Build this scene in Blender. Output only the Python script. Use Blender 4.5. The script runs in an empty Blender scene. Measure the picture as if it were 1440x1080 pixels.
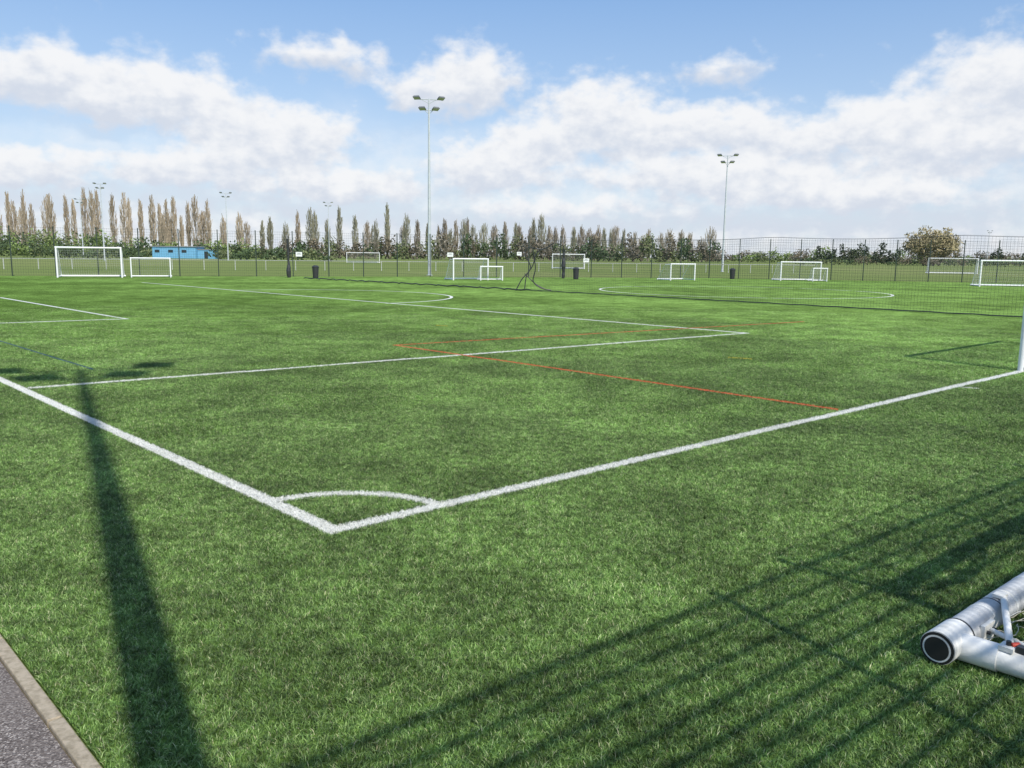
import bpy, math, random
import numpy as np
from mathutils import Vector, Matrix
random.seed(5); rng=np.random.default_rng(5)
sc=bpy.context.scene
COL=sc.collection
# ------------------------------------------------------------ camera
cam=bpy.data.objects.new("camera",bpy.data.cameras.new("camera")); COL.objects.link(cam)
cam.data.lens=29.375; cam.data.sensor_width=36; cam.data.clip_end=8000; cam.data.clip_start=.05
cam.matrix_world=Matrix.Translation((0,0,1.8))@Matrix.Rotation(math.radians(90-8.71),4,'X')@Matrix.Rotation(math.radians(.64),4,'Z')
sc.camera=cam
sc.view_settings.view_transform='Standard'; sc.view_settings.look='None'; sc.view_settings.exposure=0

# ------------------------------------------------------------ node helpers
class NT:
    def __init__(s,tree): s.t=tree; s.n=tree.nodes; s.l=tree.links
    def new(s,typ,**kw):
        nd=s.n.new(typ)
        for k,v in kw.items(): setattr(nd,k,v)
        return nd
    def put(s,sock,val):
        if isinstance(val,bpy.types.NodeSocket): s.l.new(val,sock)
        elif isinstance(val,(tuple,list)) and hasattr(sock.default_value,'__len__') and len(sock.default_value)==4 and len(val)==3: sock.default_value=(*val,1)
        else: sock.default_value=val
    def m(s,op,a,b=0.0,c=0.0,clamp=False):
        nd=s.new('ShaderNodeMath',operation=op,use_clamp=clamp)
        s.put(nd.inputs[0],a); s.put(nd.inputs[1],b); s.put(nd.inputs[2],c)
        return nd.outputs[0]
    def vm(s,op,a,b=(0,0,0),c=None):
        nd=s.new('ShaderNodeVectorMath',operation=op)
        s.put(nd.inputs[0],a); s.put(nd.inputs[1],b)
        if c is not None: s.put(nd.inputs[2],c)
        return nd.outputs['Value'] if op in('DOT_PRODUCT','LENGTH','DISTANCE') else nd.outputs[0]
    def noise(s,vec,scale,detail=2,rough=.5,dim='3D',dist=0):
        nd=s.new('ShaderNodeTexNoise',noise_dimensions=dim)
        if vec is not None: s.put(nd.inputs['Vector'],vec)
        nd.inputs['Scale'].default_value=scale; nd.inputs['Detail'].default_value=detail; nd.inputs['Roughness'].default_value=rough
        nd.inputs['Distortion'].default_value=dist
        return nd.outputs['Fac']
    def mix(s,f,a,b,blend='MIX'):
        nd=s.new('ShaderNodeMix',data_type='RGBA',blend_type=blend)
        s.put(nd.inputs[0],f); s.put(nd.inputs[6],a); s.put(nd.inputs[7],b)
        return nd.outputs[2]
    def rng(s,v,a,b,c=0.0,d=1.0,smooth=True):
        nd=s.new('ShaderNodeMapRange',interpolation_type='SMOOTHSTEP' if smooth else 'LINEAR')
        s.put(nd.inputs[0],v); nd.inputs[1].default_value=a; nd.inputs[2].default_value=b; nd.inputs[3].default_value=c; nd.inputs[4].default_value=d
        return nd.outputs[0]
    def ramp(s,f,stops):
        nd=s.new('ShaderNodeValToRGB'); s.put(nd.inputs[0],f); e=nd.color_ramp.elements
        while len(e)<len(stops): e.new(.5)
        for el,(p,c) in zip(e,stops): el.position=p; el.color=(*c,1)
        return nd.outputs[0]
def newmat(name):
    m=bpy.data.materials.new(name); m.use_nodes=True
    T=NT(m.node_tree); b=m.node_tree.nodes['Principled BSDF']
    return m,T,b
def simple(name,c,rough=.5,metal=0,var=.15,scale=8,bump=0,dirt=None,spec=.5):
    m,T,b=newmat(name)
    pos=T.new('ShaderNodeNewGeometry').outputs['Position']
    n=T.noise(pos,scale,4,.6)
    c2=dirt if dirt else tuple(x*(1-var*2) for x in c)
    f=T.rng(n,.35,.75,0,1 if not dirt else .8)
    T.put(b.inputs['Base Color'],T.mix(f,c,c2))
    b.inputs['Roughness'].default_value=rough; b.inputs['Metallic'].default_value=metal; b.inputs['Specular IOR Level'].default_value=spec
    if bump:
        bp=T.new('ShaderNodeBump'); bp.inputs['Strength'].default_value=bump; bp.inputs['Distance'].default_value=.01
        T.l.new(T.noise(pos,scale*6,4,.7),bp.inputs['Height']); T.l.new(bp.outputs[0],b.inputs['Normal'])
    return m
# ------------------------------------------------------------ mesh helpers
class MB:
    def __init__(s): s.v=[]; s.f=[]; s.mi=[]; s.sm=[]
    def box(s,c,size,R=None,mi=0,taper=1.0):
        hx,hy,hz=[x/2 for x in size]; i=len(s.v)
        for z in(-1,1):
            k=1 if z<0 else taper
            for x,y in((-1,-1),(1,-1),(1,1),(-1,1)):
                p=Vector((x*hx*k,y*hy*k,z*hz))
                if R is not None: p=R@p
                s.v.append(tuple(p+Vector(c)))
        for f in((3,2,1,0),(4,5,6,7),(0,1,5,4),(1,2,6,5),(2,3,7,6),(3,0,4,7)):
            s.f.append([i+a for a in f]); s.mi.append(mi); s.sm.append(False)
    def tube(s,p0,p1,r0,r1=None,n=8,mi=0,caps=True):
        if r1 is None: r1=r0
        p0=Vector(p0);p1=Vector(p1);d=(p1-p0).normalized()
        a=d.orthogonal().normalized(); b=d.cross(a); i=len(s.v)
        ring=[]
        for p,r in((p0,r0),(p1,r1)):
            for k in range(n):
                t=2*math.pi*k/n; ring.append(tuple(p+a*(r*math.cos(t))+b*(r*math.sin(t))))
        s.v+=ring
        for k in range(n):
            s.f.append([i+k,i+(k+1)%n,i+n+(k+1)%n,i+n+k]); s.mi.append(mi); s.sm.append(True)
        if caps:
            s.v+=ring; i+=2*n
            s.f.append([i+k for k in range(n)][::-1]); s.mi.append(mi); s.sm.append(False)
            s.f.append([i+n+k for k in range(n)]); s.mi.append(mi); s.sm.append(False)
    def path(s,pts,r,n=6,mi=0):
        for a,b in zip(pts[:-1],pts[1:]): s.tube(a,b,r,r,n,mi,False)
    def make(s,name,mats,smooth=False):
        me=bpy.data.meshes.new(name); me.from_pydata(s.v,[],s.f)
        for m in mats: me.materials.append(m)
        me.polygons.foreach_set('material_index',s.mi)
        if smooth: me.polygons.foreach_set('use_smooth',s.sm)
        me.update(); o=bpy.data.objects.new(name,me); COL.objects.link(o); return o
def quads(name,P,U,V,col,mat):
    n=len(P); co=np.stack([P-U-V,P+U-V,P+U+V,P-U+V],1).reshape(-1,3)
    me=bpy.data.meshes.new(name); me.vertices.add(4*n); me.vertices.foreach_set('co',co.ravel())
    me.loops.add(4*n); me.loops.foreach_set('vertex_index',np.arange(4*n))
    me.polygons.add(n); me.polygons.foreach_set('loop_start',np.arange(n)*4); me.polygons.foreach_set('loop_total',np.full(n,4))
    me.update(); a=me.color_attributes.new('Col','FLOAT_COLOR','POINT')
    c=np.ones((4*n,4)); c[:,:3]=np.repeat(col,4,0); a.data.foreach_set('color',c.ravel())
    me.materials.append(mat); me.validate()
    o=bpy.data.objects.new(name,me); COL.objects.link(o); return o
def foliage_mat(name):
    m,T,b=newmat(name)
    a=T.new('ShaderNodeAttribute',attribute_name='Col')
    T.l.new(a.outputs['Color'],b.inputs['Base Color']); b.inputs['Roughness'].default_value=.8
    b.inputs['Specular IOR Level'].default_value=.1
    return m

# ------------------------------------------------------------ world: sky + clouds
EL=math.radians(44); AZ=math.radians(151.4)
w=bpy.data.worlds.new("World"); sc.world=w; w.use_nodes=True
T=NT(w.node_tree); bg=T.n['Background']
sky=T.new('ShaderNodeTexSky',sky_type='NISHITA'); sky.sun_disc=False; sky.sun_elevation=EL; sky.sun_rotation=AZ
sky.air_density=1.0; sky.dust_density=1.2; sky.ozone_density=1.5
d=T.new('ShaderNodeTexCoord').outputs['Generated']
sp=T.new('ShaderNodeSeparateXYZ'); T.l.new(d,sp.inputs[0])
A=T.m('MULTIPLY',T.m('ARCTAN2',sp.outputs[0],sp.outputs[1]),180/math.pi)
E=T.m('MULTIPLY',T.m('ARCSINE',sp.outputs[2]),180/math.pi)
cb=T.new('ShaderNodeCombineXYZ'); T.put(cb.inputs[0],A); T.put(cb.inputs[1],T.m('MULTIPLY',E,1.4))
q=cb.outputs[0]
wn=T.new('ShaderNodeTexNoise'); T.l.new(q,wn.inputs['Vector']); wn.inputs['Scale'].default_value=.42; wn.inputs['Detail'].default_value=3
cb2=T.new('ShaderNodeCombineXYZ'); T.put(cb2.inputs[0],A); T.put(cb2.inputs[1],E)
qw=T.vm('MULTIPLY_ADD',wn.outputs['Color'],(2.6,1.8,0),T.vm('SUBTRACT',cb2.outputs[0],(1.3,.9,0)))
blobs=[(-28.0,10.3,2.5,1.6,1),(-25.4,9.1,2.6,1.6,1),(-21.3,9.5,3.2,1.9,1),(-17.8,7.9,3.0,1.6,1),(-13.2,7.5,2.8,1.5,1),(-16.5,6.2,3.6,1.1,.85),(-12.2,12.3,3.8,1.2,.76),(-2.6,11.3,2.7,1.9,1),(-5.8,10.3,3.2,1.3,.9),
(5.4,9.5,3.4,2.0,1),(2.0,7.6,3,1.2,.95),(9.2,7.9,3.3,1.5,1),(13.6,8.4,3.0,1.4,.95),(17.8,7.4,3.6,1.3,.95),(23,8.2,3.6,1.7,1),(29.2,10.2,3.8,2.3,1),(27,6.8,6,1.5,1),(12.6,5.2,8,1.3,1),(21.6,4.0,8,1.3,1),(-1.5,5.9,4.4,1.7,1),
(-31.5,9.3,2.4,1.3,1),(-30,4.8,3.6,1.4,1),(-21.6,5.1,4.2,1.2,1),(-11.8,4.4,5.8,1.3,1),(-29,15.6,4.6,1.0,.9),(40,8,6,2.8,1),(-44,8,6,2.8,1),(13.5,11.7,2.8,1.0,.68),(3,3.0,7,1.0,.85)]
M=None; SV=None
for a,e,wa,we,st in blobs:
    ia,ie=1/(wa*1.12),1/(we*1.12)
    rel=T.vm('MULTIPLY_ADD',qw,(ia,ie,0),(-a*ia,-e*ie,0))
    k=T.m('POWER',math.exp(-1.6),T.vm('DOT_PRODUCT',rel,rel))
    M=T.m('MULTIPLY',k,st*st) if M is None else T.m('MULTIPLY_ADD',k,st*st,M)
    SV=T.vm('MULTIPLY',rel,k) if SV is None else T.vm('MULTIPLY_ADD',rel,k,SV)
svs=T.new('ShaderNodeSeparateXYZ'); T.l.new(SV,svs.inputs[0])
M1=T.m('SQRT',M)
n1=T.noise(q,.6,6,.52); n2=T.noise(q,.16,2,.5)
dens=T.m('ADD',T.m('MINIMUM',M1,1.1),T.m('MULTIPLY',T.m('SUBTRACT',n1,.5),1.15))
alpha=T.m('MULTIPLY',T.rng(dens,.24,.82),.97)
veil=T.m('MULTIPLY',T.rng(T.m('ADD',E,T.m('MULTIPLY',T.m('SUBTRACT',n2,.5),6)),11,1.0,0,.9),T.rng(n1,.25,.65,.5,1))
alpha=T.m('MAXIMUM',alpha,veil)
v=T.m('DIVIDE',svs.outputs[1],T.m('ADD',M,.04))
sh=T.m('ADD',v,T.m('MULTIPLY',T.m('SUBTRACT',T.noise(q,.75,3,.55),.5),2.0))
cc=T.mix(T.rng(sh,-.8,.5),(4.45,4.8,5.45),(6.15,6.2,6.32))
grad=T.mix(T.rng(E,0,16,smooth=False),(3.9,4.75,5.7),(1.5,2.7,4.8))
skyc=T.mix(.75,T.mix(1.0,sky.outputs[0],(1.4,1.4,1.4),'MULTIPLY'),grad)
fin=T.mix(alpha,skyc,cc)
T.put(bg.inputs[0],fin); bg.inputs[1].default_value=.15
# sun
sd=bpy.data.lights.new("sun",'SUN'); sd.energy=4.8; sd.angle=math.radians(.53); sd.color=(1,.95,.86)
so=bpy.data.objects.new("sun",sd); COL.objects.link(so)
SD=Vector((-math.sin(AZ)*math.cos(EL),-math.cos(AZ)*math.cos(EL),-math.sin(EL)))
so.rotation_euler=SD.to_track_quat('-Z','Y').to_euler(); so.location=(20,-35,40)

# ------------------------------------------------------------ pitch markings (world metres)
WHITE=(.70,.70,.66); RED=(.62,.11,.045); BLUE=(.035,.09,.14); YEL=(.6,.5,.03)
C=Vector((-1.17,5.31)); Pt=Vector((8.55,13.88)); Lf=Vector((-7.24,11.68))
L3a=Vector((5.75,20.48)); L3b=Vector((-22.2,50.31)); bdir=(L3b-L3a).normalized()
segs=[(C,C+(Pt-C)*3.2,.12,WHITE),(C,C+(Lf-C)*6.0,.12,WHITE),((-6.38,10.97),L3a,.11,WHITE),(L3a,L3b,.13,WHITE),
 ((-10.51,22.74),(-19.89,32.51),.12,WHITE),((-10.51,22.74),(-15.2,19.2),.12,WHITE),
 ((3.95,10.04),(-2.38,16.79),.07,RED),((-2.38,16.79),(8.52,24.5),.07,RED),((-12.5,19.0),(-6.49,12.8),.04,BLUE),
 ((6.41,12.02),(6.68,11.84),.05,WHITE),((4.0,15.3),(4.35,15.15),.05,YEL),((-2.0,21.8),(-1.7,21.6),.05,YEL)]
segs=[(Vector(a),Vector(b),w_,c) for a,b,w_,c in segs]
P1=Vector((-4.76,31.5)); cc1=P1+bdir*6.6
arcs=[(C,.87,.10,(Pt-C).normalized()+(Lf-C).normalized(),.70,WHITE),
      (cc1,6.6,.13,Vector((.73,.68)),0.0,WHITE),(Vector((12.7,47)),7.8,.13,Vector((0,1)),-2,WHITE)]
def turf_color_group(near):
    gt=bpy.data.node_groups.new('turf_marks','ShaderNodeTree')
    gt.interface.new_socket('Mask',in_out='OUTPUT',socket_type='NodeSocketFloat')
    gt.interface.new_socket('Color',in_out='OUTPUT',socket_type='NodeSocketColor')
    T=NT(gt); out=T.new('NodeGroupOutput')
    pos=T.new('ShaderNodeNewGeometry').outputs['Position']
    pos=T.vm('MULTIPLY',pos,(1,1,0))
    jt=T.m('MULTIPLY',T.m('SUBTRACT',T.noise(pos,60,2,.7),.5),.042)
    mask=None; col=None
    def acc(mk,c):
        nonlocal mask,col
        if mask is None: mask=mk; col=T.mix(0.0,c,c)
        else:
            if c!=WHITE: col=T.mix(mk,col,c)
            mask=T.m('MAXIMUM',mask,mk)
    ss=[s_ for i_,s_ in enumerate(segs) if not near or i_ not in (4,)]
    for a,b,w_,c in sorted(ss,key=lambda s_:s_[3]!=WHITE):
        dd=(b-a); L=dd.length; dd=dd/L; nn=Vector((-dd.y,dd.x)); mid=(a+b)/2
        ac=T.m('SUBTRACT',T.vm('DOT_PRODUCT',pos,(nn.x,nn.y,0)),a.dot(nn))
        al=T.m('SUBTRACT',T.vm('DOT_PRODUCT',pos,(dd.x,dd.y,0)),mid.dot(dd))
        k=T.m('LESS_THAN',T.m('ADD',T.m('ABSOLUTE',ac),jt),w_/2)
        k2=T.m('LESS_THAN',T.m('ABSOLUTE',al),L/2+w_/2*.98)
        acc(T.m('MULTIPLY',k,k2),c)
    for ctr,r,w_,dr,cm,c in (arcs[:1] if near else arcs):
        dr=dr.normalized()
        rel=T.vm('SUBTRACT',pos,(ctr.x,ctr.y,0)); ln=T.vm('LENGTH',rel)
        k=T.m('LESS_THAN',T.m('ADD',T.m('ABSOLUTE',T.m('SUBTRACT',ln,r)),jt),w_/2)
        if cm>-1.5:
            k2=T.m('GREATER_THAN',T.m('DIVIDE',T.vm('DOT_PRODUCT',rel,(dr.x,dr.y,0)),ln),cm); k=T.m('MULTIPLY',k,k2)
        acc(k,c)
    T.l.new(mask,out.inputs[0]); T.l.new(col,out.inputs[1]); return gt
def turf_mat(name,blade):
    m,T,b=newmat(name)
    gn=T.new('ShaderNodeGroup'); gn.node_tree=turf_color_group(blade)
    pos=T.new('ShaderNodeNewGeometry').outputs['Position']; p2=T.vm('MULTIPLY',pos,(1,1,0))
    big=T.noise(p2,.16,3,.6); mid=T.noise(p2,1.3,3,.62); fine=T.noise(p2,11,2,.6)
    if blade:
        at=T.new('ShaderNodeAttribute',attribute_name='Col'); s3=T.new('ShaderNodeSeparateColor'); T.l.new(at.outputs['Color'],s3.inputs[0])
        base=T.ramp(s3.outputs[0],[(0,(.040,.072,.018)),(.38,(.094,.180,.039)),(.74,(.182,.305,.074)),(.92,(.31,.44,.15)),(.985,(.44,.44,.26))])
    else:
        far=T.noise(p2,30,2,.7)
        base=T.mix(T.rng(far,.3,.7),(.060,.109,.023),(.150,.246,.057))
    k=T.m('MULTIPLY',T.rng(big,.3,.7,.74,1.26),T.rng(mid,.3,.7,.74,1.26)); k=T.m('MULTIPLY',k,T.rng(fine,.3,.7,.64,1.36))
    cbn=T.new('ShaderNodeCombineColor')
    for i in range(3): T.put(cbn.inputs[i],k)
    base=T.mix(1.0,base,cbn.outputs[0],'MULTIPLY')
    side=T.m('ADD',T.vm('DOT_PRODUCT',p2,(.70,.68,0)),T.m('MULTIPLY',T.m('SUBTRACT',big,.5),10))
    nap_light=T.rng(side,5,32,0,1)  # turf colour brightens towards the far right, standing in for nap catching light
    base=T.mix(T.m('MULTIPLY',nap_light,.7),base,T.mix(1.0,base,(1.65,1.55,1.7),'MULTIPLY'))
    mc=T.mix(T.m('MULTIPLY',T.rng(fine,.25,.6,.80,.99),gn.outputs[0]),base,gn.outputs[1])
    T.put(b.inputs['Base Color'],mc); b.inputs['Roughness'].default_value=.5 if blade else .9; b.inputs['Specular IOR Level'].default_value=.3 if blade else .0
    return m
M_blade=turf_mat('turf_fibre',True); M_turf=turf_mat('turf_backing',False)

E0=Vector((-1.414,2.705)); bq=Vector((-.691,.723)).normalized(); aq=Vector((bq.y,-bq.x))
def sheet(name,pts,z,mat):
    me=bpy.data.meshes.new(name); me.from_pydata([(p[0],p[1],z) for p in pts],[],[list(range(len(pts)))])
    me.materials.append(mat); o=bpy.data.objects.new(name,me); COL.objects.link(o)
    if me.polygons[0].normal.z<0: me.flip_normals()
    return o
m,T,b=newmat('field_grass')
pos=T.new('ShaderNodeNewGeometry').outputs['Position']
n=T.noise(pos,.02,4,.6); nf=T.noise(pos,.35,5,.7); nf2=T.noise(pos,6,4,.7)
c=T.ramp(n,[(.3,(.14,.19,.06)),(.5,(.20,.235,.085)),(.7,(.28,.275,.13))]); c=T.mix(T.rng(nf,.3,.7,0,.6),c,(.15,.20,.065)); c=T.mix(T.rng(nf2,.4,.7,0,.35),c,(.07,.11,.035))
T.put(b.inputs['Base Color'],c); b.inputs['Roughness'].default_value=.95; b.inputs['Specular IOR Level'].default_value=.0
sheet('ground',[(-4000,-4000),(4000,-4000),(4000,4000),(-4000,4000)],-.03,m)
FENCE=[(-62,50),(-36,60.5),(-7,71),(18,77.5),(46,70),(78,50)]
turfpoly=[E0-bq*14,E0+bq*66]+[Vector(p)+Vector((0,.3)) for p in FENCE[1:]]+[E0-bq*14+aq*80]
sheet('artificial_turf',turfpoly,-.012,M_turf)
mk=MB()
mats=[simple('marking_white',WHITE,.8,0,.05,40),simple('marking_red',RED,.8,0,.1,40),simple('marking_blue',BLUE,.8,0,.1,40),simple('marking_yellow',YEL,.8,0,.1,40)]
cm={WHITE:0,RED:1,BLUE:2,YEL:3}; zz=-.008
for a,b_,w_,c in segs:
    dd=(b_-a).normalized(); nn=Vector((-dd.y,dd.x))*w_*.42; i=len(mk.v)
    zq=zz+.003 if c!=WHITE else zz
    zz+=.0001
    for p in(a-nn,b_-nn,b_+nn,a+nn): mk.v.append((p.x,p.y,zq))
    mk.f.append([i,i+1,i+2,i+3]); mk.mi.append(cm[c])
mk.make('pitch_markings',mats)
# ------------------------------------------------------------ turf pile patches (1 m x 1 m) + instancers
def st(x,y,z): return np.stack([x,y,z],1)
def make_patch(name,N,hk,wk):
    bx=rng.uniform(-.5,.5,N); by=rng.uniform(-.5,.5,N)
    def per(fx,fy,ph): return np.sin(2*np.pi*(fx*bx+fy*by)+ph)
    th=1.2*per(3,5,.4)+1.5*per(-9,11,1.3)+1.5*per(17,8,2.2)+rng.normal(0,1.6,N)
    hf=1+.08*per(3,-5,.2)+.12*per(11,9,1.9)+.14*per(17,-15,.5)+.12*per(23,19,.9)
    hh=np.clip(rng.normal(.0180,.0035,N)*hf,.009,.027)*hk
    lean=rng.uniform(.4,1.6,N)*hh; wd=rng.uniform(.0008,.0017,N)*wk
    dx,dy=np.cos(th),np.sin(th); ta=rng.uniform(0,np.pi,N); sx_,sy_=np.cos(ta)*wd,np.sin(ta)*wd
    Z0=np.full(N,-.0115)
    B0=st(bx-sx_,by-sy_,Z0);B1=st(bx+sx_,by+sy_,Z0)
    mx_=bx+dx*lean*.3; my_=by+dy*lean*.3; mz=hh*.68-.0115
    M0=st(mx_-sx_*.95,my_-sy_*.95,mz);M1=st(mx_+sx_*.95,my_+sy_*.95,mz)
    TP=st(bx+dx*lean,by+dy*lean,hh-.0115)
    co=np.stack([B0,B1,M1,M0,TP],1).reshape(-1,3)
    ii=np.arange(N)*5
    lv=np.stack([ii,ii+1,ii+2,ii+3,ii+3,ii+2,ii+4],1).ravel()
    me=bpy.data.meshes.new(name); me.vertices.add(5*N); me.vertices.foreach_set('co',co.ravel())
    me.loops.add(7*N); me.loops.foreach_set('vertex_index',lv)
    ls=np.stack([np.arange(N)*7,np.arange(N)*7+4],1).ravel(); lt=np.tile([4,3],N)
    me.polygons.add(2*N); me.polygons.foreach_set('loop_start',ls); me.polygons.foreach_set('loop_total',lt); me.update()
    ca=me.color_attributes.new('Col','FLOAT_COLOR','POINT')
    rr=rng.uniform(0,1,N); cA=np.ones((N,5,4)); cA[:,:,0]=rr[:,None]; ca.data.foreach_set('color',cA.ravel())
    me.materials.append(M_blade); me.validate()
    o=bpy.data.objects.new('pile_patch',me); COL.objects.link(o); return o
def inpoly(p,poly):
    ins=False; j=len(poly)-1
    for i in range(len(poly)):
        a,b_=poly[i],poly[j]
        if (a.y>p.y)!=(b_.y>p.y) and p.x<(b_.x-a.x)*(p.y-a.y)/(b_.y-a.y)+a.x: ins=not ins
        j=i
    return ins
LV=[(make_patch('pile_dense',30000,1,1),[],[]),(make_patch('pile_mid',14000,.95,1.15),[],[]),(make_patch('pile_open',6500,.85,1.3),[],[]),(make_patch('pile_sparse',2800,.7,1.4),[],[]),(make_patch('pile_thin',1100,.55,1.4),[],[])]
for i in range(0,40):
    for j in range(-5,40):
        c=E0+aq*(i+.5)+bq*(j+.5)
        ang=math.degrees(math.atan2(c.x,c.y)); R=c.length
        if c.y<-.5 or (R>6 and abs(ang)>40) or R>31: continue
        if not inpoly(c,turfpoly): continue
        Rj=R+random.uniform(-1.2,1.2)
        lv=0 if Rj<10 else 1 if Rj<15 else 2 if Rj<20 else 3 if Rj<25 else 4
        _,iv,jf=LV[lv]
        cs=[c+aq*x*.5+bq*y*.5 for x,y in((-1,-1),(1,-1),(1,1),(-1,1))]
        k=random.randrange(4); cs=cs[k:]+cs[:k]; n0=len(iv)
        iv+= [(p.x,p.y,0) for p in cs]
        f=[n0,n0+1,n0+2,n0+3]
        ar=(cs[1]-cs[0]).x*(cs[2]-cs[1]).y-(cs[1]-cs[0]).y*(cs[2]-cs[1]).x
        if ar<0: f=f[::-1]
        jf.append(f)
for patch,iv,jf in LV:
    ime=bpy.data.meshes.new('turf_pile'); ime.from_pydata(iv,[],jf)
    inst=bpy.data.objects.new('turf_pile',ime); COL.objects.link(inst)
    patch.parent=inst; inst.instance_type='FACES'; inst.show_instancer_for_render=False; inst.show_instancer_for_viewport=False

# ------------------------------------------------------------ path + edging
m,T,b=newmat('asphalt')
pos=T.new('ShaderNodeNewGeometry').outputs['Position']
vo=T.new('ShaderNodeTexVoronoi'); T.l.new(pos,vo.inputs['Vector']); vo.inputs['Scale'].default_value=140
s3=T.new('ShaderNodeSeparateColor'); T.l.new(vo.outputs['Color'],s3.inputs[0])
c=T.ramp(s3.outputs[0],[(0,(.085,.070,.062)),(.5,(.165,.140,.126)),(.85,(.27,.235,.21)),(1,(.45,.40,.36))])
c=T.mix(T.rng(T.noise(pos,3,5,.7),.35,.7,0,.5),c,(.195,.165,.145))
T.put(b.inputs['Base Color'],c); b.inputs['Roughness'].default_value=.95; b.inputs['Specular IOR Level'].default_value=.1
bp=T.new('ShaderNodeBump'); bp.inputs['Strength'].default_value=.8; bp.inputs['Distance'].default_value=.006
T.l.new(vo.outputs['Distance'],bp.inputs['Height']); T.l.new(bp.outputs[0],b.inputs['Normal'])
nrm=-aq
sheet('path',[E0+nrm*.075-bq*14,E0+nrm*.075+bq*60,E0+nrm*3.6+bq*60,E0+nrm*3.6-bq*14],-.008,m)
M_edge=simple('concrete_edging',(.52,.43,.31),.9,0,.2,30,.9,dirt=(.26,.21,.135))
kb=MB(); Rk=Matrix.Rotation(math.atan2(bq.y,bq.x),3,'Z')
for k in range(-15,66):
    c=E0+nrm*.040+bq*(k*.915); kb.box((c.x,c.y,-.02),(.905,.055,.052),Rk)
ko=kb.make('path_edging',[M_edge]); bv=ko.modifiers.new('b','BEVEL'); bv.width=.006; bv.segments=2

# ------------------------------------------------------------ floodlight masts
M_galv=simple('galvanised_steel',(.50,.54,.57),.5,.0,.08,3)
M_dark=simple('dark_paint',(.03,.032,.035),.5,0,.1,5)
M_lamp=simple('lamp_housing',(.16,.17,.18),.5,0,.1,5)
M_glass=simple('lamp_glass',(.5,.52,.55),.15,.3,.05,5)
def mast(x,y,hgt=16,rot=0,s=1.0):
    b=MB()
    b.tube((0,0,0),(0,0,.03),.3*s,.3*s,12); b.tube((0,0,.03),(0,0,hgt*.5),.15*s,.115*s,16); b.tube((0,0,hgt*.5),(0,0,hgt),.115*s,.065*s,16)
    b.box((0,-.16*s,1.2),(.14,.05,.5))
    for zc,wid in((hgt-.05,2.2),(hgt-.95,1.25)):
        b.tube((-wid/2,0,zc),(wid/2,0,zc),.04,.04,8)
        b.tube((-wid/2*.6,0,zc),(0,0,zc-.35),.025,.025,6); b.tube((wid/2*.6,0,zc),(0,0,zc-.35),.025,.025,6)
        for sg in(-1,1):
            R=Matrix.Rotation(math.radians(22*sg),3,'Z')@Matrix.Rotation(math.radians(-20),3,'X')
            ctr=Vector((sg*(wid/2-.05),-.25,zc+.1))
            b.box(ctr,(.62,.5,.15),R,1,.78)
            b.box(ctr+R@Vector((0,-.0,-.09)),(.54,.42,.02),R,2)
            b.tube(ctr,(sg*(wid/2-.05),0,zc),.03,.03,6)
    o=b.make('floodlight_mast',[M_galv,M_lamp,M_glass],True); o.location=(x,y,-.01); o.rotation_euler=(0,0,math.radians(rot)); return o
mast(1.3,-1.85,16,205,1.0)
mast(-7.6,76.5,15.4,8); mast(28.5,115,15.4,-12)
mast(-85.2,176,15.6,0); mast(-67.2,199,15.6,10); mast(-51.2,235,15.8,0); mast(-113,222,15.2,0); mast(224,400,16,0)

# ------------------------------------------------------------ fences
M_fence=simple('fence_green_powdercoat',(.018,.035,.026),.5,0,.1,5)
def fence(name,pts,h,post_sp,vs,hs,wire,post=.03,shadow_rail=None):
    b=MB()
    for (x0,y0),(x1,y1) in zip(pts[:-1],pts[1:]):
        a=Vector((x0,y0,0)); c=Vector((x1,y1,0)); L=(c-a).length; d_=(c-a)/L
        R=Matrix.Rotation(math.atan2(d_.y,d_.x),3,'Z'); n=int(L/post_sp); sp=L/n
        for k in range(n+1):
            p=a+d_*k*sp; b.box((p.x,p.y,h/2+.02),(post*2,post*2,h+.08),R)
        for k in range(int(h/hs)+1):
            b.box((*(a+d_*L/2).xy,min(k*hs+.06,h)),(L,wire,wire),R)
        for k in range(int(L/vs)):
            p=a+d_*(k+.5)*vs; b.box((p.x,p.y,h/2+.03),(wire*.8,wire*.8,h-.04),R)
        if shadow_rail:  # extra rails added to the out-of-view fence for their streaked shadows
            z=shadow_rail
            while z<h:
                b.box((*(a+d_*L/2).xy,z+.02),(L,.03,random.uniform(.006,.020)),R); z+=shadow_rail*random.uniform(.6,1.3)
    return b.make(name,[M_fence])
fence('perimeter_fence',FENCE,3.5,2.6,.16,.2,.009,.035)
fdir=Vector((math.sin(math.radians(51)),math.cos(math.radians(51))))
f0=Vector((1.05,-.9)); f1=f0+fdir*13
fence('spectator_fence',[tuple(f0),tuple(f1)],3.9,2.5,.05,.1,.008,.022,shadow_rail=.17)

M_white=simple('white_powdercoat',(.78,.79,.8),.45,0,.04,6)
b=MB()
pr=[(-75,72),(-45,86),(0,101),(40,112)]
for (x0,y0),(x1,y1) in zip(pr[:-1],pr[1:]):
    L=math.hypot(x1-x0,y1-y0); n=int(L/3)
    for k in range(n):
        t=k/n; b.tube((x0+(x1-x0)*t,y0+(y1-y0)*t,-.03),(x0+(x1-x0)*t,y0+(y1-y0)*t,1.0),.04,.04,6)
    b.tube((x0,y0,1.03),(x1,y1,1.03),.035,.035,6)
b.make('spectator_rail',[simple('rail_paint',(.5,.52,.5),.5)])

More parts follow.
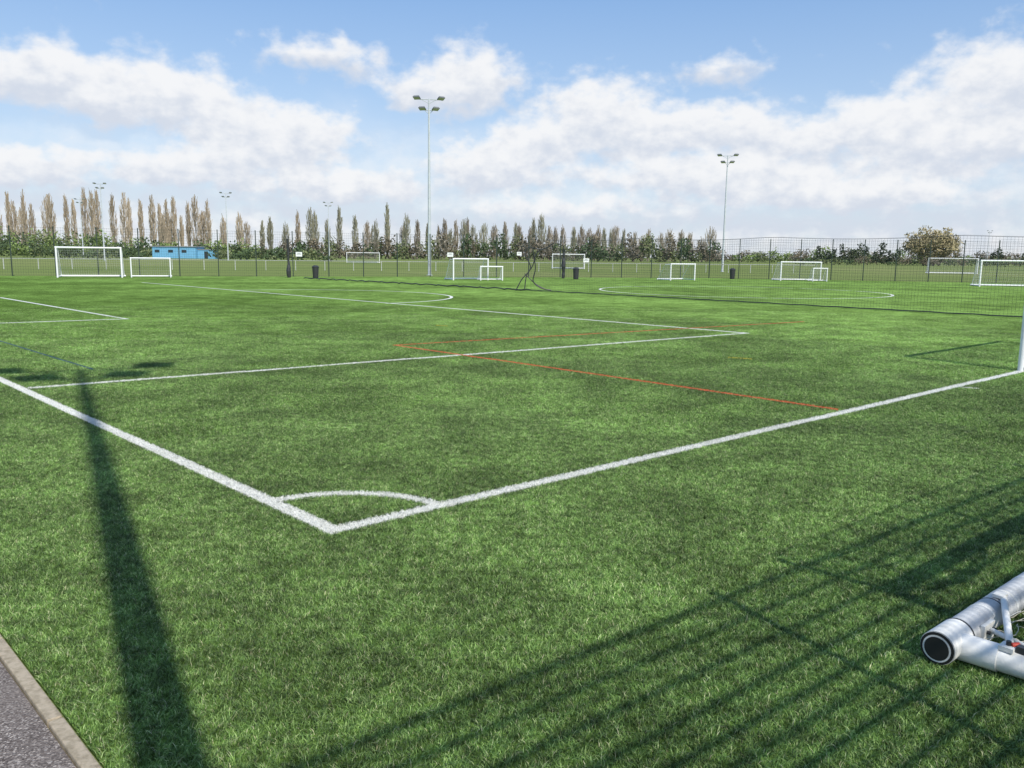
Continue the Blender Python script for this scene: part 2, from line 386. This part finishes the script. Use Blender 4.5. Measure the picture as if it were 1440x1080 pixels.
# ------------------------------------------------------------ goals
M_net=simple('goal_net_cord',(.60,.61,.61),.8,0,.05,5)
def goal(x0,y0,x1,y1,h,depth,r=.05,top=None,net=True,ns=.14,name='football_goal',back=1):
    a=Vector((x0,y0,0)); c=Vector((x1,y1,0)); W=(c-a).length; d_=(c-a)/W
    nb=Vector((-d_.y,d_.x,0))*back
    tp=depth*.45 if top is None else top
    b=MB(); up=Vector((0,0,1))
    b.tube(a-up*.02,a+up*(h-r),r,r,12); b.tube(c-up*.02,c+up*(h-r),r,r,12); b.tube(a+up*(h-r*.9)-d_*r,c+up*(h-r*.9)+d_*r,r,r,12)
    for p in(a,c):
        b.tube(p+up*.05+nb*r,p+nb*depth+up*.05,r*.7,r*.7,8)
        b.tube(p+up*(h-r*1.3)+nb*r*.5,p+nb*tp+up*(h-.12),r*.45,r*.45,8)
        b.tube(p+nb*tp+up*(h-.12),p+nb*depth+up*.08,r*.45,r*.45,8)
        b.tube(p+nb*depth*.5+up*.05,p+nb*depth*.5+up*.07,.08,.08,8)
    b.tube(a+nb*depth+up*.06-d_*.1,c+nb*depth+up*.06+d_*.1,r*1.1,r*1.1,10)
    if net:
        q=.0045; n=int(W/ns)
        for k in range(n+1):
            p=a+d_*W*k/n
            b.tube(p+up*(h-.08),p+nb*tp+up*(h-.13),q,q,3,1,False); b.tube(p+nb*tp+up*(h-.13),p+nb*depth+up*.08,q,q,3,1,False)
        m_=int(h/ns)
        for k in range(m_+1):
            t=k/m_; o=nb*(tp+(depth-tp)*t)+up*((h-.13)*(1-t)+.08*t)
            b.tube(a+o,c+o,q,q,3,1,False)
            for p in(a,c): b.tube(p+up*o.z,p+o,q,q,3,1,False)
        for k in range(1,int(depth/ns)):
            yy=k*ns; zt=h-.12 if yy<tp else (h-.12)*(1-(yy-tp)/(depth-tp))
            for p in(a,c): b.tube(p+nb*yy+up*.08,p+nb*yy+up*zt,q,q,3,1,False)
        for k in range(1,int(tp/ns)+1): b.tube(a+nb*k*ns+up*(h-.1),c+nb*k*ns+up*(h-.1),q,q,3,1,False)
    return b.make(name,[M_white,M_net],True)
goal(-31.4,58,-27.6,59.4,2.1,1.8,.06)
goal(-27.3,60.2,-24.9,61.2,1.4,1.0,.045)
goal(-4.4,62,-1.9,63.2,1.6,1.6,.055)
goal(-2.4,62.2,-.8,62.6,1.05,.9,.045)
goal(12.7,68.0,14.9,69.2,1.35,1.6,.055)
goal(22.6,71.2,26.1,71.6,1.6,1.6,.055)
goal(24.9,70,26.1,70.1,1.1,.8,.04)
goal(33.8,61,40.5,59.5,1.9,1.8,.06)
goal(5.9,127,10.7,127,2.2,2,.07); goal(60,122,66,120,2.2,2,.07); goal(-36.5,185,-29.5,186,2.2,2,.07)
dg=(Pt-C).normalized()
gp=Pt+Vector((-.03,0)); gp2=gp+dg*4.9
goal(gp.x,gp.y,gp2.x,gp2.y,2.15,1.6,.055,back=-1)
M_alu=simple('worn_white_paint',(.74,.74,.72),.8,0,.1,7,.25,dirt=(.50,.49,.45),spec=.2)
M_roll=simple('roller_tube',(.52,.53,.54),.8,0,.1,11,.3,dirt=(.34,.35,.36),spec=.2)
M_black=simple('black_rubber',(.012,.012,.013),.6,0,.1,20)
M_strap=simple('yellowed_cord',(.55,.52,.42),.8,0,.1,30)
M_tag=simple('red_tag',(.45,.05,.03),.5,0,.1,30)
b=MB(); up=Vector((0,0,1))
da=Vector((.76,.65,0)).normalized(); db=Vector((.70,-.71,0)).normalized()
P0=Vector((1.97,3.58,.074)); r=.072
b.tube(P0+da*.16,P0+da*4.2,r,r,32,5)
b.tube(P0-da*.05,P0+da*.155,.077,.077,32,0)
b.tube(P0+da*.155,P0+da*.165,.079,.079,32,2)
b.tube(P0-da*.056,P0-da*.050,.074,.068,28,1); b.tube(P0-da*.060,P0-da*.056,.062,.056,28,0); b.tube(P0-da*.062,P0-da*.0602,.054,.052,28,1)
for kx in (.42,.70,1.0,1.35,1.8): b.tube(P0+da*kx,P0+da*(kx+.02),r+.0015,r+.0015,32,0)
b.tube(P0+da*.55,P0+da*.558,.0735,.0735,32,2)
S0=P0+da*.07+db*.05; S0.z=.064; S1=S0+db*1.55
b.tube(S0-db*.03,S1,.056,.056,24,0); b.tube(S0-db*.02,S0+db*.16,.062,.062,24,0)
S0b=S0+da*3.8; b.tube(S0b,S0b+db*1.55,.05,.05,16,0)
U0=S1.copy(); U0.z=0; U1=S0b+db*1.55; U1.z=0
for p in(U0,U1):
    b.tube(p,p+up*2.1,.05,.05,16,0)
b.tube(U0+up*2.1-da*.05,U1+up*2.1+da*.05,.05,.05,16,0)
for p,q_ in((U0,S0),(U1,S0b)):
    b.tube(p+up*2.05,p+up*2.0-db*.75,.022,.022,10,0)
    b.tube(p+up*1.2,p+up*.05-db*.8,.02,.02,10,0)
Ra=Matrix.Rotation(math.atan2(da.y,da.x),3,'Z')
br0=S0+db*.20+up*.055; br1=P0+da*.62+up*.075+db*.03
b.tube(br0,br1,.016,.016,12,0)
b.box(S0+db*.19+up*.062,(.07,.06,.02),Ra,0); b.tube(S0+db*.19+up*.070,S0+db*.19+up*.092,.011,.011,6,2)
b.box(S0+db*.25+up*.066,(.035,.05,.035),Ra,2)
b.box(P0+da*.30+db*.077+up*.0,(.12,.02,.09),Ra,0)
for kx in(.27,.33): b.tube(P0+da*kx+db*.087+up*.01,P0+da*kx+db*.102+up*.01,.010,.010,6,2)
b.tube(P0+da*.31+db*.09+up*.01,S0+db*.30+da*.06+up*.05,.013,.013,10,0)
b.tube(br0+up*.02,br0+up*.02+da*.03+db*.02,.012,.012,8,4)
b.box(P0+da*.60+up*.084+db*.02,(.06,.05,.015),Ra,0)
# slack net and cords heaped inside the frame corner
random.seed(21)
for k in range(22):
    pts=[]; a0=random.uniform(.1,.6); b0=random.uniform(.08,.35); aa=random.uniform(-.5,1.6); ph=random.uniform(0,6)
    for t in np.linspace(0,1,18):
        s_=t*random.uniform(.38,.42)
        p=P0+da*(a0+math.cos(aa)*s_+.03*math.sin(8*t+ph))+db*(b0+math.sin(aa)*s_*.8+.03*math.cos(7*t+ph)); p.z=.022+.035*abs(math.sin(6*t+ph))+.04*max(0,.5-abs(t-.5))
        pts.append(p)
    b.path(pts,.0024,4,3 if k%3 else 0)
for k in range(90):  # unseen net gathered under the crossbar, added for its dark shadow bands
    t=k/89; p=U0.lerp(U1,t)+up*2.05; sag=.5+.5*abs(math.sin(t*9))
    pts=[p-db*(.02+j*.75/8)+up*(-sag*math.sin(j/8*math.pi)*.5)+da*(.03*math.sin(j+k)) for j in range(9)]
    b.path(pts,.006,3,3)
for j in range(9):
    pts=[]
    for k in range(60):
        t=k/59; sag=.5+.5*abs(math.sin(t*9))
        pts.append(U0.lerp(U1,t)+up*(2.05-sag*math.sin(j/8*math.pi)*.5)-db*(.02+j*.75/8))
    b.path(pts,.006,3,3)
b.make('portable_goal',[M_alu,M_black,M_dark,M_strap,M_tag,M_roll],True)

# ------------------------------------------------------------ divider net between the pitches
b=MB()
A0=Vector((.9,44,0)); A1=Vector((20.2,22.6,0)); L=(A1-A0).length; d_=(A1-A0)/L; hN=2.65; ns=.11
nv=int(L/ns)
def topz(s): return hN-.10*math.sin(math.pi*((s%7)/7))
for k in range(nv+1):
    s=k*L/nv; p=A0+d_*s; b.tube(p+up*.02,p+up*topz(s),.0028,.0028,3,0,False)
for k in range(int(hN/ns)+1):
    z=.03+k*ns; pts=[A0+d_*(L*t/30)+up*(z*topz(L*t/30)/hN) for t in range(31)]
    b.path(pts,.0028,3)
b.path([A0+d_*(L*t/40)+up*topz(L*t/40) for t in range(41)],.007,5)
b.path([A0+d_*(L*t/60)+up*(.05+.01*math.sin(t*2))+Vector((.02*math.sin(t),0,0)) for t in range(61)],.02,5)
A2=Vector((-15.5,62,0))
pts=[]
for t in range(60):
    p=A0.lerp(A2,t/59); pts.append(p+Vector((.12*math.sin(t*1.3),.1*math.cos(t*.9),.05+.03*math.sin(t*2.1))))
b.path(pts,.035,5)
def drape(pl,r=.022):
    pts=[]
    P=[A0+Vector((q_[0],0,q_[1])) for q_ in pl]
    for i in range(len(P)-1):
        p0=P[max(i-1,0)];p1=P[i];p2=P[i+1];p3=P[min(i+2,len(P)-1)]
        for t in np.linspace(0,1,7)[:-1]:
            pts.append(.5*((2*p1)+(p2-p0)*t+(2*p0-5*p1+4*p2-p3)*t*t+(3*p1-p0-3*p2+p3)*t**3))
    pts.append(P[-1]); b.path(pts,r,5)
drape([(1.2,2.5),(.6,2.15),(-.1,2.25),(-.3,1.9),(0,1.2),(-.45,.6),(-.75,.03)],.03)
drape([(1.0,2.3),(.35,2.0),(.1,1.3),(-.2,.8),(-.3,.05)],.028)
drape([(.1,2.2),(.25,1.2),(.15,.5),(.6,.15),(1.1,.05)],.03)
drape([(-.1,2.2),(-.5,2.3),(-.8,2.35)],.02)
drape([(-.3,.9),(.3,.35),(.8,.1)],.025)
b.make('divider_net',[M_dark])
def bundle(x,y,h):
    b=MB(); z=0; r=.13; random.seed(int(x*10))
    while z<h:
        r2=max(.08,min(.28,r+random.uniform(-.06,.06))); b.tube((0+random.uniform(-.03,.03),0,z),(0,0,z+.25),r,r2,10,0); r=r2; z+=.24
    b.tube((0,.15,0),(0,.15,h+.4),.04,.04,8); o=b.make('gathered_net',[M_dark],True); o.location=(x,y,0)
bundle(-17.0,63.8,2.7); bundle(4.2,70.5,2.3)
def bin_(x,y,mat):
    b=MB(); b.tube((0,0,0),(0,0,.78),.2,.25,16); b.tube((0,0,.78),(0,0,.84),.27,.27,16); b.tube((0,0,.84),(0,0,.95),.27,.12,16); b.tube((0,0,.05),(0,0,.09),.225,.225,16)
    o=b.make('litter_bin',[mat],True); o.location=(x,y,0)
bin_(-14.9,63.5,M_dark); bin_(5.1,68.5,M_dark); bin_(19.5,75,M_dark)
def sign(x,y,z,wd_=.7,ht=.45):
    b=MB(); b.box((0,0,0),(wd_,.02,ht)); b.box((0,-.014,0),(wd_*.7,.006,ht*.06),None,1); b.box((0,-.014,ht*.22),(wd_*.5,.006,ht*.07),None,1)
    b.box((0,.016,0),(.04,.01,ht*1.2),None,1)
    o=b.make('fence_sign',[M_white,M_dark]); o.location=(x,y,z)
sign(-16.9,66.6,1.75,.5,.35); sign(-5.3,70.9,1.85,.5,.35); sign(6.4,74.2,1.5,.5,.35); sign(0.5,72.6,2.0,.4,.3)

# ------------------------------------------------------------ blue pavilion
M_bl=simple('blue_cladding',(.16,.40,.60),.6,0,.08,.6); M_roof=simple('roof_grey',(.3,.32,.34),.7); M_win=simple('window_dark',(.03,.04,.05),.2)
root=bpy.data.objects.new('blue_pavilion',None); COL.objects.link(root); root.location=(-101,255,0)
def child(mb,nm,mats):
    o=mb.make(nm,mats); o.parent=root; return o
b=MB(); b.box((0,0,1.7),(13,7,3.4)); b.box((9,.5,1.3),(5,5,2.6))
for k in range(44): b.box((-6.4+k*.295,-3.52,1.7),(.06,.04,3.3))
child(b,'walls',[M_bl])
b=MB(); b.box((0,0,3.5),(13.6,7.6,.2)); b.box((9.05,.5,2.7),(5.2,5.4,.15)); child(b,'roof',[M_roof])
b=MB()
for x in(-5,-1,3): b.box((x,-3.54,2.1),(1.4,.06,.8))
b.box((9,-2.03,1.1),(1.1,.06,2.1)); child(b,'openings',[M_win])

# ------------------------------------------------------------ distant trees
FM=foliage_mat('distant_foliage')
def X(px,Y): return (px-720)/1188*Y
def poplars(name,items):
    P=[];U=[];V=[];Cc=[]
    for x,y,h,wid,tint in items:
        n=int(70+h*8)
        t=rng.beta(1.3,1.25,n); z=h*(.10+.88*t)
        prof=np.sin(np.clip(t*.93+.06,0,1)*np.pi)**.6*wid/2*rng.uniform(.8,1.1)
        a=rng.uniform(0,2*np.pi,n); rad=prof*np.sqrt(rng.uniform(0,1,n))
        px=x+np.cos(a)*rad; py=y+np.sin(a)*rad
        ln=rng.uniform(.8,2.2,n); sp_=rng.uniform(.03,.25,n)
        P.append(st(px,py,z)); V.append(st(np.cos(a)*sp_*ln,np.sin(a)*sp_*ln,ln))
        ww=rng.uniform(.035,.10,n); U.append(st(ww,ww*rng.uniform(-.4,.4,n),0*ww))
        br=rng.uniform(.65,1.35,n)[:,None]; Cc.append(np.array(tint)[None]*br)
        k=6; zz_=np.linspace(0,h*.85,k+1)[:-1]+h*.85/k/2
        P.append(st(np.full(k,x),np.full(k,y),zz_)); U.append(st(np.linspace(.3,.08,k),np.zeros(k),np.zeros(k))); V.append(st(np.zeros(k),np.zeros(k),np.full(k,h*.425/k))); Cc.append(np.tile(np.array([[.20,.18,.155]]),(k,1)))
    return quads(name,np.concatenate(P),np.concatenate(U),np.concatenate(V),np.concatenate(Cc),FM)
items=[]
px=-120
tan=(.33,.275,.205); grn=(.25,.245,.175)  # pale tints, distance haze put into the colour
while px<345:
    Y=rng.uniform(330,370); hpx=rng.uniform(62,92)
    if px>200: hpx=rng.uniform(50,84)
    items.append((X(px,Y),Y,hpx/1180*Y,rng.uniform(1.9,4.8),tuple(np.array(tan)*rng.uniform(.85,1.1)))); px+=rng.choice([5,7,10,16,22])
while px<560:
    Y=rng.uniform(360,400); items.append((X(px,Y),Y,rng.uniform(44,76)/1180*Y,rng.uniform(2.2,4.8),tuple(np.array(tan if rng.random()<.5 else grn)*rng.uniform(.7,.95)))); px+=rng.choice([7,11,17,22])
poplars('poplar_row',items)
items=[]
while px<880:
    Y=rng.uniform(380,430); items.append((X(px,Y),Y,rng.uniform(38,62)/1180*Y*(1 if px<760 else .85),rng.uniform(2.4,5.5),tuple(np.array((.26,.225,.175) if rng.random()<.6 else grn)*rng.uniform(.7,.95)))); px+=rng.choice([5,8,11,15])
while px<1000:
    Y=rng.uniform(400,430); items.append((X(px,Y),Y,rng.uniform(30,46)/1180*Y,rng.uniform(4,8),tuple(np.array((.26,.23,.17))*rng.uniform(.8,1)))); px+=rng.choice([8,12,17])
poplars('poplar_row',items)
def bushes(name,items,size,dens=1.0):
    P=[];U=[];V=[];Cc=[]
    for x,y,zc,rx,rz,tint in items:
        n=int(dens*rx*rz*11)+24
        dvec=rng.normal(size=(n,3)); dvec/=np.linalg.norm(dvec,axis=1)[:,None]
        rad=rng.uniform(.45,1.12,n)[:,None]; nz=.8+.22*np.sin(dvec[:,0]*5+x)*np.cos(dvec[:,2]*6+y)
        p=dvec*rad*nz[:,None]*np.array([rx,rx*.8,rz]); p[:,0]+=x; p[:,1]+=y; p[:,2]=np.maximum(p[:,2]+zc,.1)
        sz=rng.uniform(.4,1.3,n)[:,None]*size
        u=rng.normal(size=(n,3)); u/=np.linalg.norm(u,axis=1)[:,None]; v_=np.cross(u,rng.normal(size=(n,3))); v_/=np.linalg.norm(v_,axis=1)[:,None]
        P.append(p);U.append(u*sz*.32);V.append(v_*sz*.6)
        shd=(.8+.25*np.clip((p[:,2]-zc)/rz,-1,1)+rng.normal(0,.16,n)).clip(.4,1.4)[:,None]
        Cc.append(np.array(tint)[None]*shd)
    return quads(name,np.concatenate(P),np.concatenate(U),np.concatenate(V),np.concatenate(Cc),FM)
lg=(.20,.27,.09); dk=(.085,.125,.06); br_=(.20,.17,.12); ol=(.18,.21,.10); gy=(.23,.205,.16)  # leaf tints lifted to carry distance haze in their colour
it=[]
for px in np.arange(-140,360,6):
    Y=rng.uniform(255,300) if px<205 or px>292 else rng.uniform(275,300); h=rng.uniform(3,7.6)*(1.2 if px<150 else .9); t=[lg,dk,ol,lg,dk][rng.integers(5)]
    it.append((X(px,Y),Y,h*.5,rng.uniform(1.8,4.5),h*.55,t))
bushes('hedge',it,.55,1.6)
it=[]
for px in np.arange(330,1010,6):
    Y=rng.uniform(330,380); h=rng.uniform(3.5,10.5)*(.85 if px<420 else 1)*(1.15 if 600<px<960 else 1); t=[br_,gy,ol,dk,br_][rng.integers(5)]
    it.append((X(px,Y),Y,h*.5,rng.uniform(2,4.5),h*.58,t))
for px in np.arange(990,1620,8):
    Y=rng.uniform(420,520); h=rng.uniform(3,8.5); t=[br_,ol,lg,gy][rng.integers(4)]
    it.append((X(px,Y),Y,h*.5,rng.uniform(3,7),h*.58,t))
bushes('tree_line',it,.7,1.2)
it=[]
for px in list(np.arange(1150,1265,11))+[1395,1403]+list(np.arange(1440,1600,17)):
    Y=rng.uniform(300,330); h=rng.uniform(4.5,9); wq=rng.uniform(.8,1.4)
    for k in range(3): it.append((X(px,Y)+rng.uniform(-.6,.6),Y,h*(.28+.24*k),(2.2-.5*k)*wq,h*.24,(.06,.08,.045)))
bushes('conifer_row',it,.5,1.7)
it=[]
for px in np.arange(120,470,7):
    if 205<px<296: continue
    Y=rng.uniform(200,225); h=rng.uniform(1.2,3.6); it.append((X(px,Y),Y,h*.5,rng.uniform(1.3,3),h*.55,[dk,dk,ol][rng.integers(3)]))
for px in np.arange(-100,120,8):
    Y=rng.uniform(215,240); h=rng.uniform(2.5,5.2); it.append((X(px,Y),Y,h*.5,rng.uniform(2,4),h*.55,[dk,lg,ol][rng.integers(3)]))
for px in np.arange(1120,1620,10):
    Y=rng.uniform(270,330); h=rng.uniform(1.5,3.4); it.append((X(px,Y),Y,h*.5,rng.uniform(2,4),h*.55,[dk,br_,ol][rng.integers(3)]))
bushes('hedge',it,.45,1.7)
Y=300; tx=X(1308,Y)
def bigtree(name,tx,Y,hh_,wid,tint):
    b=MB(); ends=[]
    def br(p,dv,L,r,k):
        q_=p+dv*L; b.tube(p,q_,r,r*.65,6); ends.append(q_)
        if k==0: return
        for _ in range(3 if k>1 else 4):
            nd=(dv+Vector((random.uniform(-.8,.8),random.uniform(-.8,.8),random.uniform(-.1,.5)))).normalized(); br(q_,nd,L*random.uniform(.65,.82),r*.6,k-1)
    random.seed(11)
    for s_ in range(7):
        aa=s_*.9; br(Vector((tx+math.cos(aa)*2.5,Y+math.sin(aa)*2,0)),Vector((math.cos(aa)*.6,math.sin(aa)*.5,1)).normalized(),hh_*.23,.26,4)
    b.make(name,[simple('bark',(.16,.13,.10),.9)])
    o1=bpy.data.objects[name]
    e=np.array([tuple(x) for x in ends if x.z>2])
    n=6500; c=np.array([tx,Y,hh_*.5]); idx=rng.integers(0,len(e),n); p=e[idx]
    dv=rng.normal(size=(n,3)); dv/=np.linalg.norm(dv,axis=1)[:,None]
    lump=.84+.20*np.sin(dv[:,0]*7+1)*np.cos(dv[:,2]*8+2)
    p2=c+dv*(rng.uniform(.25,1,n)**.5*lump)[:,None]*np.array([wid/2,wid/2,hh_*.5])
    p=np.where((rng.random(n)<.4)[:,None],p+rng.normal(0,.6,(n,3)),p2)
    rel=(p-c)/np.array([wid/2,wid/2,hh_*.5]); rl=np.linalg.norm(rel,axis=1)[:,None]; p=c+(rel/np.maximum(rl,1))*np.array([wid/2,wid/2,hh_*.5])
    p[:,2]=np.maximum(p[:,2],.6)
    u=rng.normal(size=(n,3))*.09; v_=rng.normal(size=(n,3))*.28
    o2=quads('twigs',p,u,v_,np.array(tint)[None]*rng.uniform(.6,1.3,n)[:,None],FM); o2.parent=o1
bigtree('oak_tree',tx,Y,14.5,21,(.36,.31,.18))
